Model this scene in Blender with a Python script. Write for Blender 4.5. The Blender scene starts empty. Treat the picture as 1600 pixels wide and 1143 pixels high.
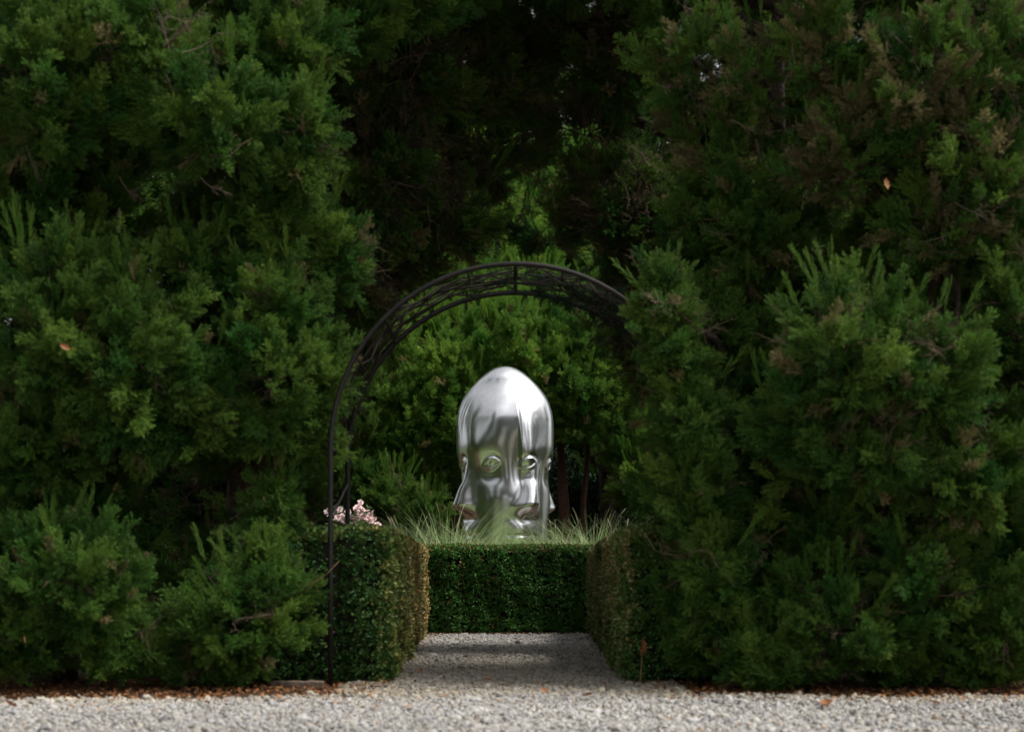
import bpy, math, random
import numpy as np
from mathutils import Vector, Matrix, Quaternion

R = math.radians
rng = np.random.default_rng(11)
random.seed(11)
S = bpy.context.scene
C = S.collection

# ------------------------------------------------------------------ camera
FPX, HORIZON, CAMZ = 2176.0, 890.0, 0.66        # focal length and eye level in photograph pixels, eye height in metres
cam = bpy.data.cameras.new('camera')
cam.sensor_width = 36.0
cam.lens = FPX / 1600 * 36
cam.shift_y = (HORIZON - 571.5) / 1600
cam.clip_start, cam.clip_end = 0.05, 2000
cam.dof.use_dof = True
cam.dof.focus_distance = 17.0
cam.dof.aperture_fstop = 2.6
cam_o = bpy.data.objects.new('camera', cam)
cam_o.location = (0, 0, CAMZ)
cam_o.rotation_euler = (R(90), 0, 0)
C.objects.link(cam_o)
S.camera = cam_o

def at(px, py, Y):
    """a photograph pixel at the distance Y"""
    return Vector(((px - 800) / FPX * Y, Y, CAMZ + (HORIZON - py) / FPX * Y))

# ------------------------------------------------------------------ sky and sun
SUN_EL, SUN_AZ = 60.0, 101.0                     # azimuth clockwise from +Y: high, from the right
w = bpy.data.worlds.new('World')
S.world = w
w.use_nodes = True
nt = w.node_tree
sky = nt.nodes.new('ShaderNodeTexSky')
sky.sky_type = 'NISHITA'
sky.sun_disc = False
sky.sun_elevation = R(SUN_EL)
sky.sun_rotation = R(SUN_AZ)
sky.air_density = 1.0
sky.dust_density = 4.0
hs = nt.nodes.new('ShaderNodeHueSaturation')     # thin bright cloud: hardly any blue left
hs.inputs['Saturation'].default_value = 0.10
nt.links.new(sky.outputs[0], hs.inputs['Color'])
nt.links.new(hs.outputs[0], nt.nodes['Background'].inputs['Color'])
nt.nodes['Background'].inputs['Strength'].default_value = 0.105
sun = bpy.data.lights.new('sun', 'SUN')
sun.energy = 2.3
sun.angle = R(17)
sun.color = (1.0, 0.95, 0.87)
sun_o = bpy.data.objects.new('sun', sun)
sd = Vector((math.sin(R(SUN_AZ)) * math.cos(R(SUN_EL)), math.cos(R(SUN_AZ)) * math.cos(R(SUN_EL)), math.sin(R(SUN_EL))))
sun_o.rotation_euler = sd.to_track_quat('Z', 'Y').to_euler()
sun_o.location = (0, 0, 30)
C.objects.link(sun_o)
S.view_settings.view_transform = 'Standard'
S.view_settings.look = 'None'
S.view_settings.gamma = 1
S.view_settings.exposure = 0.88
S.render.engine = 'CYCLES'
S.cycles.max_bounces = 4
S.cycles.diffuse_bounces = 2
S.cycles.glossy_bounces = 3
S.cycles.transmission_bounces = 2
S.cycles.transparent_max_bounces = 4
S.cycles.caustics_reflective = False
S.cycles.caustics_refractive = False
S.cycles.sample_clamp_indirect = 4

# ------------------------------------------------------------------ helpers
def material(name, color, rough=0.7, metallic=0.0, spec=0.3, tint=None, noise=None, bump=None, vcol=None, translucent=0.0):
    """tint: colour attribute carried by each scattered copy; vcol: colour attribute of the mesh; noise: (scale, colour, amount)"""
    m = bpy.data.materials.new(name)
    m.use_nodes = True
    t = m.node_tree
    b = t.nodes['Principled BSDF']
    b.inputs['Roughness'].default_value = rough
    b.inputs['Metallic'].default_value = metallic
    b.inputs['Specular IOR Level'].default_value = spec
    rgb = t.nodes.new('ShaderNodeRGB')
    rgb.outputs[0].default_value = (*color, 1)
    out = rgb.outputs[0]
    for kind, nm in (('INSTANCER', tint), ('GEOMETRY', vcol)):
        if nm:
            a = t.nodes.new('ShaderNodeAttribute')
            a.attribute_type = kind
            a.attribute_name = nm
            mx = t.nodes.new('ShaderNodeMix')
            mx.data_type = 'RGBA'
            mx.blend_type = 'MULTIPLY'
            mx.inputs[0].default_value = 1
            t.links.new(out, mx.inputs[6])
            t.links.new(a.outputs['Color'], mx.inputs[7])
            out = mx.outputs[2]
    if noise:
        geo = t.nodes.new('ShaderNodeNewGeometry')
        for sc, col, amt in noise:
            n = t.nodes.new('ShaderNodeTexNoise')
            n.inputs['Scale'].default_value = sc
            n.inputs['Detail'].default_value = 4
            t.links.new(geo.outputs['Position'], n.inputs['Vector'])
            rp = t.nodes.new('ShaderNodeValToRGB')
            rp.color_ramp.elements[0].position = 0.42
            rp.color_ramp.elements[1].position = 0.62
            rp.color_ramp.elements[1].color = (amt, amt, amt, 1)
            t.links.new(n.outputs[0], rp.inputs[0])
            mx = t.nodes.new('ShaderNodeMix')
            mx.data_type = 'RGBA'
            t.links.new(rp.outputs[0], mx.inputs[0])
            t.links.new(out, mx.inputs[6])
            mx.inputs[7].default_value = (*col, 1)
            out = mx.outputs[2]
    t.links.new(out, b.inputs['Base Color'])
    if bump:
        n = t.nodes.new('ShaderNodeTexNoise')
        n.inputs['Scale'].default_value = bump[0]
        n.inputs['Detail'].default_value = 5
        bp = t.nodes.new('ShaderNodeBump')
        bp.inputs['Strength'].default_value = bump[1]
        bp.inputs['Distance'].default_value = bump[2]
        geo2 = t.nodes.new('ShaderNodeNewGeometry')
        t.links.new(geo2.outputs['Position'], n.inputs['Vector'])
        t.links.new(n.outputs[0], bp.inputs['Height'])
        t.links.new(bp.outputs[0], b.inputs['Normal'])
    if translucent:
        tr = t.nodes.new('ShaderNodeBsdfTranslucent')
        t.links.new(out, tr.inputs['Color'])
        ms = t.nodes.new('ShaderNodeMixShader')
        ms.inputs[0].default_value = translucent
        t.links.new(b.outputs[0], ms.inputs[1])
        t.links.new(tr.outputs[0], ms.inputs[2])
        t.links.new(ms.outputs[0], t.nodes['Material Output'].inputs['Surface'])
    return m

M = {
    'cedar': material('cedar_foliage', (1, 1, 1), 0.6, spec=0.3, tint='tint', vcol='shade', translucent=0.28),
    'bark': material('cedar_bark', (0.085, 0.055, 0.04), 0.9, noise=[(25, (0.03, 0.02, 0.015), 1), (6, (0.13, 0.10, 0.08), 0.6)], bump=(60, 0.8, 0.02)),
    'twig': material('dead_twig', (1, 1, 1), 0.9, tint='tint'),
    'box': material('box_leaf', (1, 1, 1), 0.45, spec=0.35, tint='tint', vcol='shade', translucent=0.15),
    'core': material('hedge_twigs', (0.018, 0.018, 0.01), 0.95, noise=[(30, (0.01, 0.012, 0.006), 1)]),
    'stone': material('gravel_stone', (1, 1, 1), 0.85, tint='tint', noise=[(160, (0.6, 0.57, 0.53), 0.25)]),
    'gravel': material('gravel_bed', (0.30, 0.27, 0.24), 0.95, noise=[(70, (0.14, 0.12, 0.10), 0.8), (3, (0.36, 0.33, 0.30), 0.6)], bump=(90, 0.9, 0.02)),
    'soil': material('soil', (0.055, 0.034, 0.02), 0.95, noise=[(40, (0.10, 0.055, 0.025), 0.9), (9, (0.025, 0.016, 0.01), 0.8)], bump=(60, 1.0, 0.03)),
    'lawn': material('lawn', (0.05, 0.075, 0.025), 0.95, noise=[(4, (0.07, 0.085, 0.03), 0.8), (60, (0.03, 0.05, 0.015), 0.8)], bump=(80, 0.8, 0.03)),
    'litter': material('litter', (1, 1, 1), 0.85, tint='tint'),
    'iron': material('dark_iron', (0.004, 0.004, 0.004), 0.6, metallic=0.0, spec=0.3, noise=[(9, (0.013, 0.0085, 0.006), 0.8)], bump=(120, 0.25, 0.004)),
    'grass': material('grass_blade', (1, 1, 1), 0.5, spec=0.3, vcol='shade', translucent=0.3),
    'steel': material('brushed_steel', (0.90, 0.91, 0.93), 0.25, metallic=1.0, noise=[(5, (0.78, 0.79, 0.81), 0.6), (30, (0.74, 0.74, 0.74), 0.25)], bump=(5, 0.04, 0.02)),
    'plinth': material('plinth_concrete', (0.3, 0.29, 0.27), 0.9, noise=[(20, (0.22, 0.21, 0.2), 0.8)], bump=(50, 0.4, 0.01)),
    'leaf_dry': material('dry_leaf', (0.25, 0.11, 0.045), 0.7, noise=[(40, (0.24, 0.09, 0.03), 0.8)], translucent=0.2),
    'petal': material('rose_petal', (0.82, 0.56, 0.57), 0.6, noise=[(30, (0.86, 0.74, 0.72), 0.9)], translucent=0.25),
    'rose_leaf': material('rose_leaf', (0.06, 0.11, 0.04), 0.5, noise=[(20, (0.13, 0.07, 0.03), 0.7)], translucent=0.2),
    'timber': material('weathered_timber', (0.16, 0.12, 0.09), 0.85, noise=[(14, (0.09, 0.065, 0.05), 0.8)], bump=(50, 0.6, 0.01)),
    'cane': material('green_cane', (0.06, 0.075, 0.03), 0.7, noise=[(30, (0.10, 0.06, 0.04), 0.8)]),
    'grass_dry': material('grass_plume', (0.42, 0.36, 0.24), 0.8),
    'vine': material('vine_stem', (0.022, 0.018, 0.014), 0.9, noise=[(30, (0.012, 0.01, 0.008), 0.8)]),
    'red_bark': material('reddish_bark', (0.10, 0.052, 0.036), 0.9, noise=[(25, (0.07, 0.03, 0.02), 0.9)], bump=(60, 0.8, 0.02)),
    'hedge_soil': material('straw', (0.26, 0.17, 0.08), 0.8, noise=[(30, (0.16, 0.09, 0.04), 0.8)]),
}

def mesh(name, verts, faces, mat, smooth=True, colors=None):
    me = bpy.data.meshes.new(name)
    me.from_pydata([tuple(v) for v in verts], [], [tuple(int(i) for i in f) for f in faces])
    if mat is not None:
        me.materials.append(mat)
    if smooth:
        me.polygons.foreach_set('use_smooth', [True] * len(me.polygons))
    if colors is not None:
        a = me.color_attributes.new('shade', 'FLOAT_COLOR', 'POINT')
        a.data.foreach_set('color', np.asarray(colors, dtype=np.float32).ravel())
    me.update()
    return me

def link(name, me, parent=None, loc=None):
    o = bpy.data.objects.new(name, me)
    C.objects.link(o)
    if parent is not None:
        o.parent = parent
    if loc is not None:
        o.location = loc
    return o

def tag(o, label=None, cat=None, group=None, kind=None):
    for k, v in (('label', label), ('category', cat), ('group', group), ('kind', kind)):
        if v:
            o[k] = v
    return o

def thing(name, label, cat, loc, group=None):
    o = bpy.data.objects.new(name, None)
    o.empty_display_size = 0.2
    o.location = loc
    C.objects.link(o)
    return tag(o, label, cat, group, 'thing')

def tube_geo(pts, radii, sides=8, cap=True):
    """a tapered tube along a polyline -> verts, faces"""
    P = [Vector(p) for p in pts]
    n = len(P)
    if not hasattr(radii, '__len__'):
        radii = [radii] * n
    V, F = [], []
    ref = None
    for i, p in enumerate(P):
        d = (P[min(i + 1, n - 1)] - P[max(i - 1, 0)]).normalized()
        if ref is None:
            ref = d.orthogonal().normalized()
        ref = (ref - d * ref.dot(d))
        ref = ref.normalized() if ref.length > 1e-6 else d.orthogonal().normalized()
        b = d.cross(ref)
        for k in range(sides):
            a = 2 * math.pi * k / sides
            V.append(p + (ref * math.cos(a) + b * math.sin(a)) * radii[i])
    for i in range(n - 1):
        for k in range(sides):
            F.append((i * sides + k, i * sides + (k + 1) % sides, (i + 1) * sides + (k + 1) % sides, (i + 1) * sides + k))
    if cap:
        F.append(tuple(range(sides))[::-1])
        F.append(tuple((n - 1) * sides + k for k in range(sides)))
    return V, F

def tube(name, pts, radii, mat, parent=None, sides=8, origin=(0, 0, 0)):
    V, F = tube_geo([Vector(p) - Vector(origin) for p in pts], radii, sides)
    return link(name, mesh(name, V, F, mat), parent)

def wander(a, b, n, amp, seed=0):
    """points from a to b with a wobble"""
    r = np.random.default_rng(seed)
    a, b = np.array(a), np.array(b)
    t = np.linspace(0, 1, n)
    off = np.cumsum(r.normal(0, 1, (n, 3)), axis=0)
    off -= np.outer(1 - t, off[0]) + np.outer(t, off[-1])
    return [Vector(a * (1 - u) + b * u + o * amp) for u, o in zip(t, off)]

def unit(v):
    return v / np.maximum(np.linalg.norm(v, axis=-1, keepdims=True), 1e-9)

def eulers(z, roll):
    """XYZ euler angles that turn +Z to the rows of z, rolled about it"""
    z = unit(z)
    helper = np.where(np.abs(z[:, 2:3]) < 0.95, np.array([[0, 0, 1.0]]), np.array([[1.0, 0, 0]]))
    x = unit(np.cross(helper, z))
    y = np.cross(z, x)
    c, s = np.cos(roll)[:, None], np.sin(roll)[:, None]
    X, Y = x * c + y * s, -x * s + y * c
    # matrix columns X Y z
    ey = np.arcsin(np.clip(-X[:, 2], -1, 1))
    ex = np.arctan2(Y[:, 2], z[:, 2])
    ez = np.arctan2(X[:, 1], X[:, 0])
    return np.stack([ex, ey, ez], 1)

def scatter(name, protos, pts, rot, scale, pick, tint, parent=None):
    """one object whose node tree sets a copy of a prototype mesh on each point"""
    pts = np.asarray(pts, dtype=np.float32)
    n = len(pts)
    me = bpy.data.meshes.new(name)
    me.vertices.add(n)
    me.vertices.foreach_set('co', pts.ravel())
    a = me.attributes.new('rot', 'FLOAT_VECTOR', 'POINT')
    a.data.foreach_set('vector', np.asarray(rot, dtype=np.float32).ravel())
    sc = np.asarray(scale, dtype=np.float32)
    if sc.ndim == 1:
        sc = np.repeat(sc[:, None], 3, 1)
    a = me.attributes.new('size', 'FLOAT_VECTOR', 'POINT')
    a.data.foreach_set('vector', sc.ravel())
    a = me.attributes.new('pick', 'INT', 'POINT')
    a.data.foreach_set('value', np.asarray(pick, dtype=np.int32))
    a = me.attributes.new('tint', 'FLOAT_COLOR', 'POINT')
    a.data.foreach_set('color', np.concatenate([np.asarray(tint, dtype=np.float32), np.ones((n, 1), np.float32)], 1).ravel())
    me.update()
    o = link(name, me, parent)
    for p in protos:
        for mm in p.data.materials:
            if mm.name not in [x.name for x in me.materials if x]:
                me.materials.append(mm)
    g = bpy.data.node_groups.new('scatter_' + name, 'GeometryNodeTree')
    g.interface.new_socket('Geometry', in_out='INPUT', socket_type='NodeSocketGeometry')
    g.interface.new_socket('Geometry', in_out='OUTPUT', socket_type='NodeSocketGeometry')
    gi, go = g.nodes.new('NodeGroupInput'), g.nodes.new('NodeGroupOutput')
    m2p = g.nodes.new('GeometryNodeMeshToPoints')
    iop = g.nodes.new('GeometryNodeInstanceOnPoints')
    g.links.new(gi.outputs[0], m2p.inputs[0])
    g.links.new(m2p.outputs[0], iop.inputs['Points'])
    join = g.nodes.new('GeometryNodeJoinGeometry')
    for p in reversed(protos):
        oi = g.nodes.new('GeometryNodeObjectInfo')
        oi.inputs['Object'].default_value = p
        oi.inputs['As Instance'].default_value = False
        ti = g.nodes.new('GeometryNodeGeometryToInstance')
        g.links.new(oi.outputs['Geometry'], ti.inputs[0])
        g.links.new(ti.outputs[0], join.inputs[0])
    g.links.new(join.outputs[0], iop.inputs['Instance'])
    iop.inputs['Pick Instance'].default_value = True
    def attr(nm, typ):
        na = g.nodes.new('GeometryNodeInputNamedAttribute')
        na.data_type = typ
        na.inputs['Name'].default_value = nm
        return na.outputs[0]
    g.links.new(attr('pick', 'INT'), iop.inputs['Instance Index'])
    e2r = g.nodes.new('FunctionNodeEulerToRotation')
    g.links.new(attr('rot', 'FLOAT_VECTOR'), e2r.inputs[0])
    g.links.new(e2r.outputs[0], iop.inputs['Rotation'])
    g.links.new(attr('size', 'FLOAT_VECTOR'), iop.inputs['Scale'])
    g.links.new(iop.outputs[0], go.inputs[0])
    md = o.modifiers.new('scatter', 'NODES')
    md.node_group = g
    return o

def proto(name, V, F, mat, colors=None, smooth=False):
    """a mesh object that is only ever drawn through scatter()"""
    return bpy.data.objects.new(name, mesh(name, V, F, mat, smooth, colors))

# ------------------------------------------------------------------ prototypes
def juniper_spray(seed, open_=1.0):
    """a bough tip one unit long along +Z: branchlets in a spiral, each a soft plume of fine scale-leaf twigs"""
    r = np.random.default_rng(seed)
    V, F, K = [], [], []
    def blade(p, d, ln, wd, shade):
        side = np.cross(d, r.normal(0, 1, 3))
        side = side / (np.linalg.norm(side) + 1e-9)
        i = len(V)
        m_ = p + d * ln * 0.5
        V.extend([p, m_ + side * wd * 0.5, p + d * ln, m_ - side * wd * 0.5])
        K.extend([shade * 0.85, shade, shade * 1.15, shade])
        F.append((i, i + 1, i + 2, i + 3))
    bend = r.normal(0, 0.14, 2)
    def axis(t):
        return np.array([bend[0] * t * t, bend[1] * t * t, t])
    nb = 15
    for b in range(nb):
        t = 0.02 + 0.86 * (b + r.random() * 0.8) / nb
        a = b * 2.4 + r.normal(0, 0.4)
        p0 = axis(t)
        el = R(r.uniform(30, 58)) * open_
        d = np.array([math.cos(a) * math.sin(el), math.sin(a) * math.sin(el), math.cos(el)])
        ln = (0.50 - 0.30 * t) * r.uniform(0.7, 1.2)
        nt_ = max(5, int(ln / 0.026))
        for k in range(nt_):
            s = (k + 0.6) / nt_
            q = p0 + d * ln * s + np.array([0, 0, 0.16]) * ln * s * s
            env = math.sin(math.pi * min(1, 0.25 + 0.75 * s)) ** 0.6 + 0.15
            for _ in range(4):
                dd = unit(d * 0.9 + r.normal(0, 0.58, 3) + np.array([0, 0, 0.30]))
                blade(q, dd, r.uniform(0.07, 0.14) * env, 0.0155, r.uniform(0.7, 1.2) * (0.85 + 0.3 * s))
    for k in range(40):
        t = 0.45 + 0.55 * k / 40
        dd = unit(np.array([0, 0, 1.0]) + r.normal(0, 0.38, 3))
        blade(axis(t), dd, 0.13 * (1.3 - t * 0.6), 0.020, 1.1)
    for t in np.linspace(0, 0.9, 7):
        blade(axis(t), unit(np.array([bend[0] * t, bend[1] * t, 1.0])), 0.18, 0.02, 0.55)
    K = np.asarray(K)[:, None]
    col = np.concatenate([K, K, K, np.ones_like(K)], 1)
    return proto('juniper_spray', V, F, M['cedar'], col)

SPRAYS = [juniper_spray(i, (1.0, 0.8, 1.15, 0.7)[i]) for i in range(4)]

def dead_branchlet(seed):
    r = np.random.default_rng(seed)
    V, F = [], []
    def grow(p, d, ln, rad, depth):
        pts = [p]
        q = p.copy()
        for k in range(4):
            d2 = d + r.normal(0, 0.13, 3)
            d2 /= np.linalg.norm(d2)
            d = d2
            q = q + d * ln / 4
            pts.append(q.copy())
        v, f = tube_geo(pts, [rad * (1 - 0.17 * i) for i in range(5)], 3, False)
        o = len(V)
        V.extend(v)
        F.extend([tuple(o + j for j in x) for x in f])
        if depth:
            for k in range(3 if depth > 1 else 4):
                i = r.integers(1, 5)
                dd = d + r.normal(0, 0.75, 3)
                dd /= np.linalg.norm(dd)
                grow(np.array(pts[i]), dd, ln * r.uniform(0.4, 0.7), rad * 0.6, depth - 1)
    grow(np.zeros(3), np.array([0, 0, 1.0]), 0.8, 0.016, 3)
    return proto('dead_branchlet', V, F, M['twig'], None, True)

DEAD = [dead_branchlet(60 + i) for i in range(3)]

def leaf_cluster(seed, n, leaf_len, leaf_w, spread):
    """a little tuft of small oval leaves"""
    r = np.random.default_rng(seed)
    V, F, K = [], [], []
    for i in range(n):
        d = unit(np.array([r.normal(0, spread), r.normal(0, spread), 1.0]))
        p = np.array([r.normal(0, 0.35), r.normal(0, 0.35), r.uniform(-0.5, 0.35)]) * 1.2 * leaf_len
        side = unit(np.cross(d, r.normal(0, 1, 3)))
        nrm = np.cross(d, side)
        l, w_ = leaf_len * r.uniform(0.75, 1.2), leaf_w * r.uniform(0.8, 1.2)
        b = len(V)
        V.extend([p, p + d * l * 0.5 + side * w_ * 0.5 + nrm * 0.08 * l, p + d * l, p + d * l * 0.5 - side * w_ * 0.5 + nrm * 0.08 * l])
        F.append((b, b + 1, b + 2))
        F.append((b, b + 2, b + 3))
        k = r.uniform(0.7, 1.3)
        K.extend([k] * 4)
    K = np.asarray(K)[:, None]
    return proto('leaf_cluster', V, F, M['box'], np.concatenate([K, K, K, np.ones_like(K)], 1))

BOX = [leaf_cluster(80 + i, 12, 0.022, 0.013, 0.9) for i in range(3)]
BROAD = [leaf_cluster(90 + i, 10, 0.075, 0.038, 0.9) for i in range(2)]

def pebble(seed):
    r = np.random.default_rng(seed)
    t = (1 + 5 ** 0.5) / 2
    V = unit(np.array([(-1, t, 0), (1, t, 0), (-1, -t, 0), (1, -t, 0), (0, -1, t), (0, 1, t), (0, -1, -t), (0, 1, -t), (t, 0, -1), (t, 0, 1), (-t, 0, -1), (-t, 0, 1)], float))
    F = [(0, 11, 5), (0, 5, 1), (0, 1, 7), (0, 7, 10), (0, 10, 11), (1, 5, 9), (5, 11, 4), (11, 10, 2), (10, 7, 6), (7, 1, 8), (3, 9, 4), (3, 4, 2), (3, 2, 6), (3, 6, 8), (3, 8, 9), (4, 9, 5), (2, 4, 11), (6, 2, 10), (8, 6, 7), (9, 8, 1)]
    V = V * r.uniform(0.72, 1.15, (12, 1)) * np.array([1.15, 0.9, 0.68])
    return proto('pebble', V, F, M['stone'])

STONES = [pebble(100 + i) for i in range(5)]

def curled_leaf_geo(seed, l=1.0, wd=0.55):
    """a dry lobed leaf, curled along its midrib"""
    r = np.random.default_rng(seed)
    V, F = [], []
    n = 9
    curl, cup = r.uniform(0.6, 1.3), r.uniform(0.25, 0.6)
    for i in range(n):
        t = i / (n - 1)
        a = curl * (t - 0.3)
        y, z = l * math.sin(a) / curl, l * (1 - math.cos(a)) / curl
        hw = wd * 0.5 * math.sin(math.pi * min(1, t * 0.94 + 0.04)) ** 0.7 * (1 + 0.28 * math.cos(t * 19))
        for s in (-1, -0.5, 0, 0.5, 1):
            V.append((s * hw, y, z + cup * abs(s) ** 1.5 * hw + r.normal(0, 0.012)))
    for i in range(n - 1):
        for k in range(4):
            F.append((i * 5 + k, i * 5 + k + 1, i * 5 + 6 + k, i * 5 + 5 + k))
    v, f = tube_geo([(0, -0.3 * l - 0.2, 0.1), (0, -0.28 * l, 0.03), (0, 0, 0.01)], 0.012, 4)
    o = len(V)
    V.extend(v)
    F.extend([tuple(o + j for j in x) for x in f])
    return V, F

LITTER = [proto('litter_leaf', *curled_leaf_geo(120 + i), M['litter']) for i in range(2)]
LITTER.append(proto('litter_needle', *tube_geo([(0, -0.7, 0.02), (0.06, 0, 0.06), (0, 0.7, 0.03)], 0.035, 3), M['litter']))

# ------------------------------------------------------------------ ground
def sheet(name, x0, x1, y0, y1, z, mat, nx=2, ny=2, rough=0.0, edge=0.0, seed=0):
    r = np.random.default_rng(seed)
    V, F = [], []
    for j in range(ny):
        for i in range(nx):
            x, y = x0 + (x1 - x0) * i / (nx - 1), y0 + (y1 - y0) * j / (ny - 1)
            if edge and (i in (0, nx - 1) or j in (0, ny - 1)):
                x += r.normal(0, edge)
                y += r.normal(0, edge)
            V.append((x, y, z + (r.normal(0, rough) if rough else 0)))
    for j in range(ny - 1):
        for i in range(nx - 1):
            F.append((j * nx + i, j * nx + i + 1, (j + 1) * nx + i + 1, (j + 1) * nx + i))
    return tag(link(name, mesh(name, V, F, mat)), kind='structure')

sheet('ground', -600, 600, -600, 600, -0.012, M['lawn'])
sheet('planting_bed', -14, 14, 6.75, 34, -0.006, M['soil'])
sheet('gravel_forecourt', -14, 14, -6, 6.98, 0.0, M['gravel'], 60, 30)
sheet('gravel_path', -0.95, 0.95, 6.9, 14.2, 0.004, M['gravel'], 12, 40)

def gravel(name, pts, size, seed, warm, canopy_shade=0.0):
    r = np.random.default_rng(seed)
    n = len(pts)
    sz = size * np.exp(r.normal(0, 0.36, n))
    lowf = 0.5 * np.sin(pts[:, 0] * 1.7 + 0.8 * np.sin(pts[:, 1] * 2.3)) + 0.5 * np.sin(pts[:, 1] * 3.1 + pts[:, 0] * 0.9 + 1)
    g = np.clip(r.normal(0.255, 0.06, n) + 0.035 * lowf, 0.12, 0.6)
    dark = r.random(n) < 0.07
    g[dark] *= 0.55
    g *= 1 - canopy_shade
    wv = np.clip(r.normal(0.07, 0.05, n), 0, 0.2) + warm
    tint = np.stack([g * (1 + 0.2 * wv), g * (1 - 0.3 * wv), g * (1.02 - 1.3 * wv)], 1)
    rust = r.random(n) < 0.02 + 0.25 * warm
    tint[rust] *= np.array([0.95, 0.66, 0.42])
    rot = np.stack([r.normal(0, 0.5, n), r.normal(0, 0.5, n), r.uniform(0, 6.28, n)], 1)
    p = np.concatenate([pts, (sz * 0.35 + 0.004)[:, None]], 1)
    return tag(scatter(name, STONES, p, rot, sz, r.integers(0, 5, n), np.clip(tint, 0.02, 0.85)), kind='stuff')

def edge_left(x):
    return 7.22 - 0.27 * np.clip((-x - 0.9) / 1.4, 0, 1) + 0.06 * np.sin(x * 2.1) + 0.05 * np.sin(x * 5.3 + 1) + 0.28 * np.exp(-(x / 0.75) ** 2)

n = 62000
p = np.stack([rng.uniform(-3.6, 3.6, n), rng.uniform(4.6, 7.75, n)], 1)
lim = edge_left(p[:, 0]) + rng.normal(0, 0.05, n)
keep = (p[:, 1] < lim)
p = p[keep]
warm = np.clip((p[:, 1] - (edge_left(p[:, 0]) - 0.42)) / 0.42, 0, 1) * 0.16
gravel('gravel_forecourt_stones', p, 0.0088, 1, warm)
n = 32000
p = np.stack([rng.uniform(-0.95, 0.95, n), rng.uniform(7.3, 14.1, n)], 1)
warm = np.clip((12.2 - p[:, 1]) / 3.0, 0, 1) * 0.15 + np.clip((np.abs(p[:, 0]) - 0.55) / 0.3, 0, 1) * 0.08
gravel('gravel_path_stones', p, 0.0098, 2, warm, np.clip((12.4 - p[:, 1]) / 2.5, 0, 1) * 0.42 * np.clip((p[:, 1] - 7.2) / 0.6, 0, 1))  # canopy shade over the path put into the stone colour, with brown staining

def litter(name, pts, seed, z=0.012, lo=0.012, hi=0.035):
    r = np.random.default_rng(seed)
    n = len(pts)
    k = r.random((n, 1))
    tint = np.array([[0.30, 0.13, 0.045]]) * (1 - k) + np.array([[0.10, 0.055, 0.028]]) * k
    tint *= r.uniform(0.5, 1.3, (n, 1))
    rot = np.stack([r.normal(0, 0.35, n), r.normal(0, 0.35, n), r.uniform(0, 6.28, n)], 1)
    p3 = np.concatenate([pts, r.uniform(0.3, 1.0, (n, 1)) * z], 1)
    return tag(scatter(name, LITTER, p3, rot, r.uniform(lo, hi, n), r.integers(0, 3, n), tint), kind='stuff')

n = 15000
p = np.stack([rng.uniform(-3.4, 3.4, n), rng.uniform(6.8, 8.4, n)], 1)
dd = p[:, 1] - edge_left(p[:, 0])
keep = (dd > -0.16 + 0.16 * rng.normal(0, 1, n)) & ((np.abs(p[:, 0]) > 0.72) | (rng.random(n) < 0.06))
litter('needle_litter', p[keep], 3)
n = 900
p = np.stack([np.where(rng.random(n) < 0.5, -1, 1) * (0.86 - np.abs(rng.normal(0, 0.07, n))), rng.uniform(7.6, 14.0, n)], 1)
p2 = np.stack([rng.uniform(-0.85, 0.85, 500), 14.02 - np.abs(rng.normal(0, 0.06, 500))], 1)
p3 = np.stack([rng.uniform(-0.8, 0.8, 160), rng.uniform(7.3, 13.5, 160)], 1)
litter('path_edge_litter', np.concatenate([p, p2, p3]), 4, 0.03, 0.01, 0.026)

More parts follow.
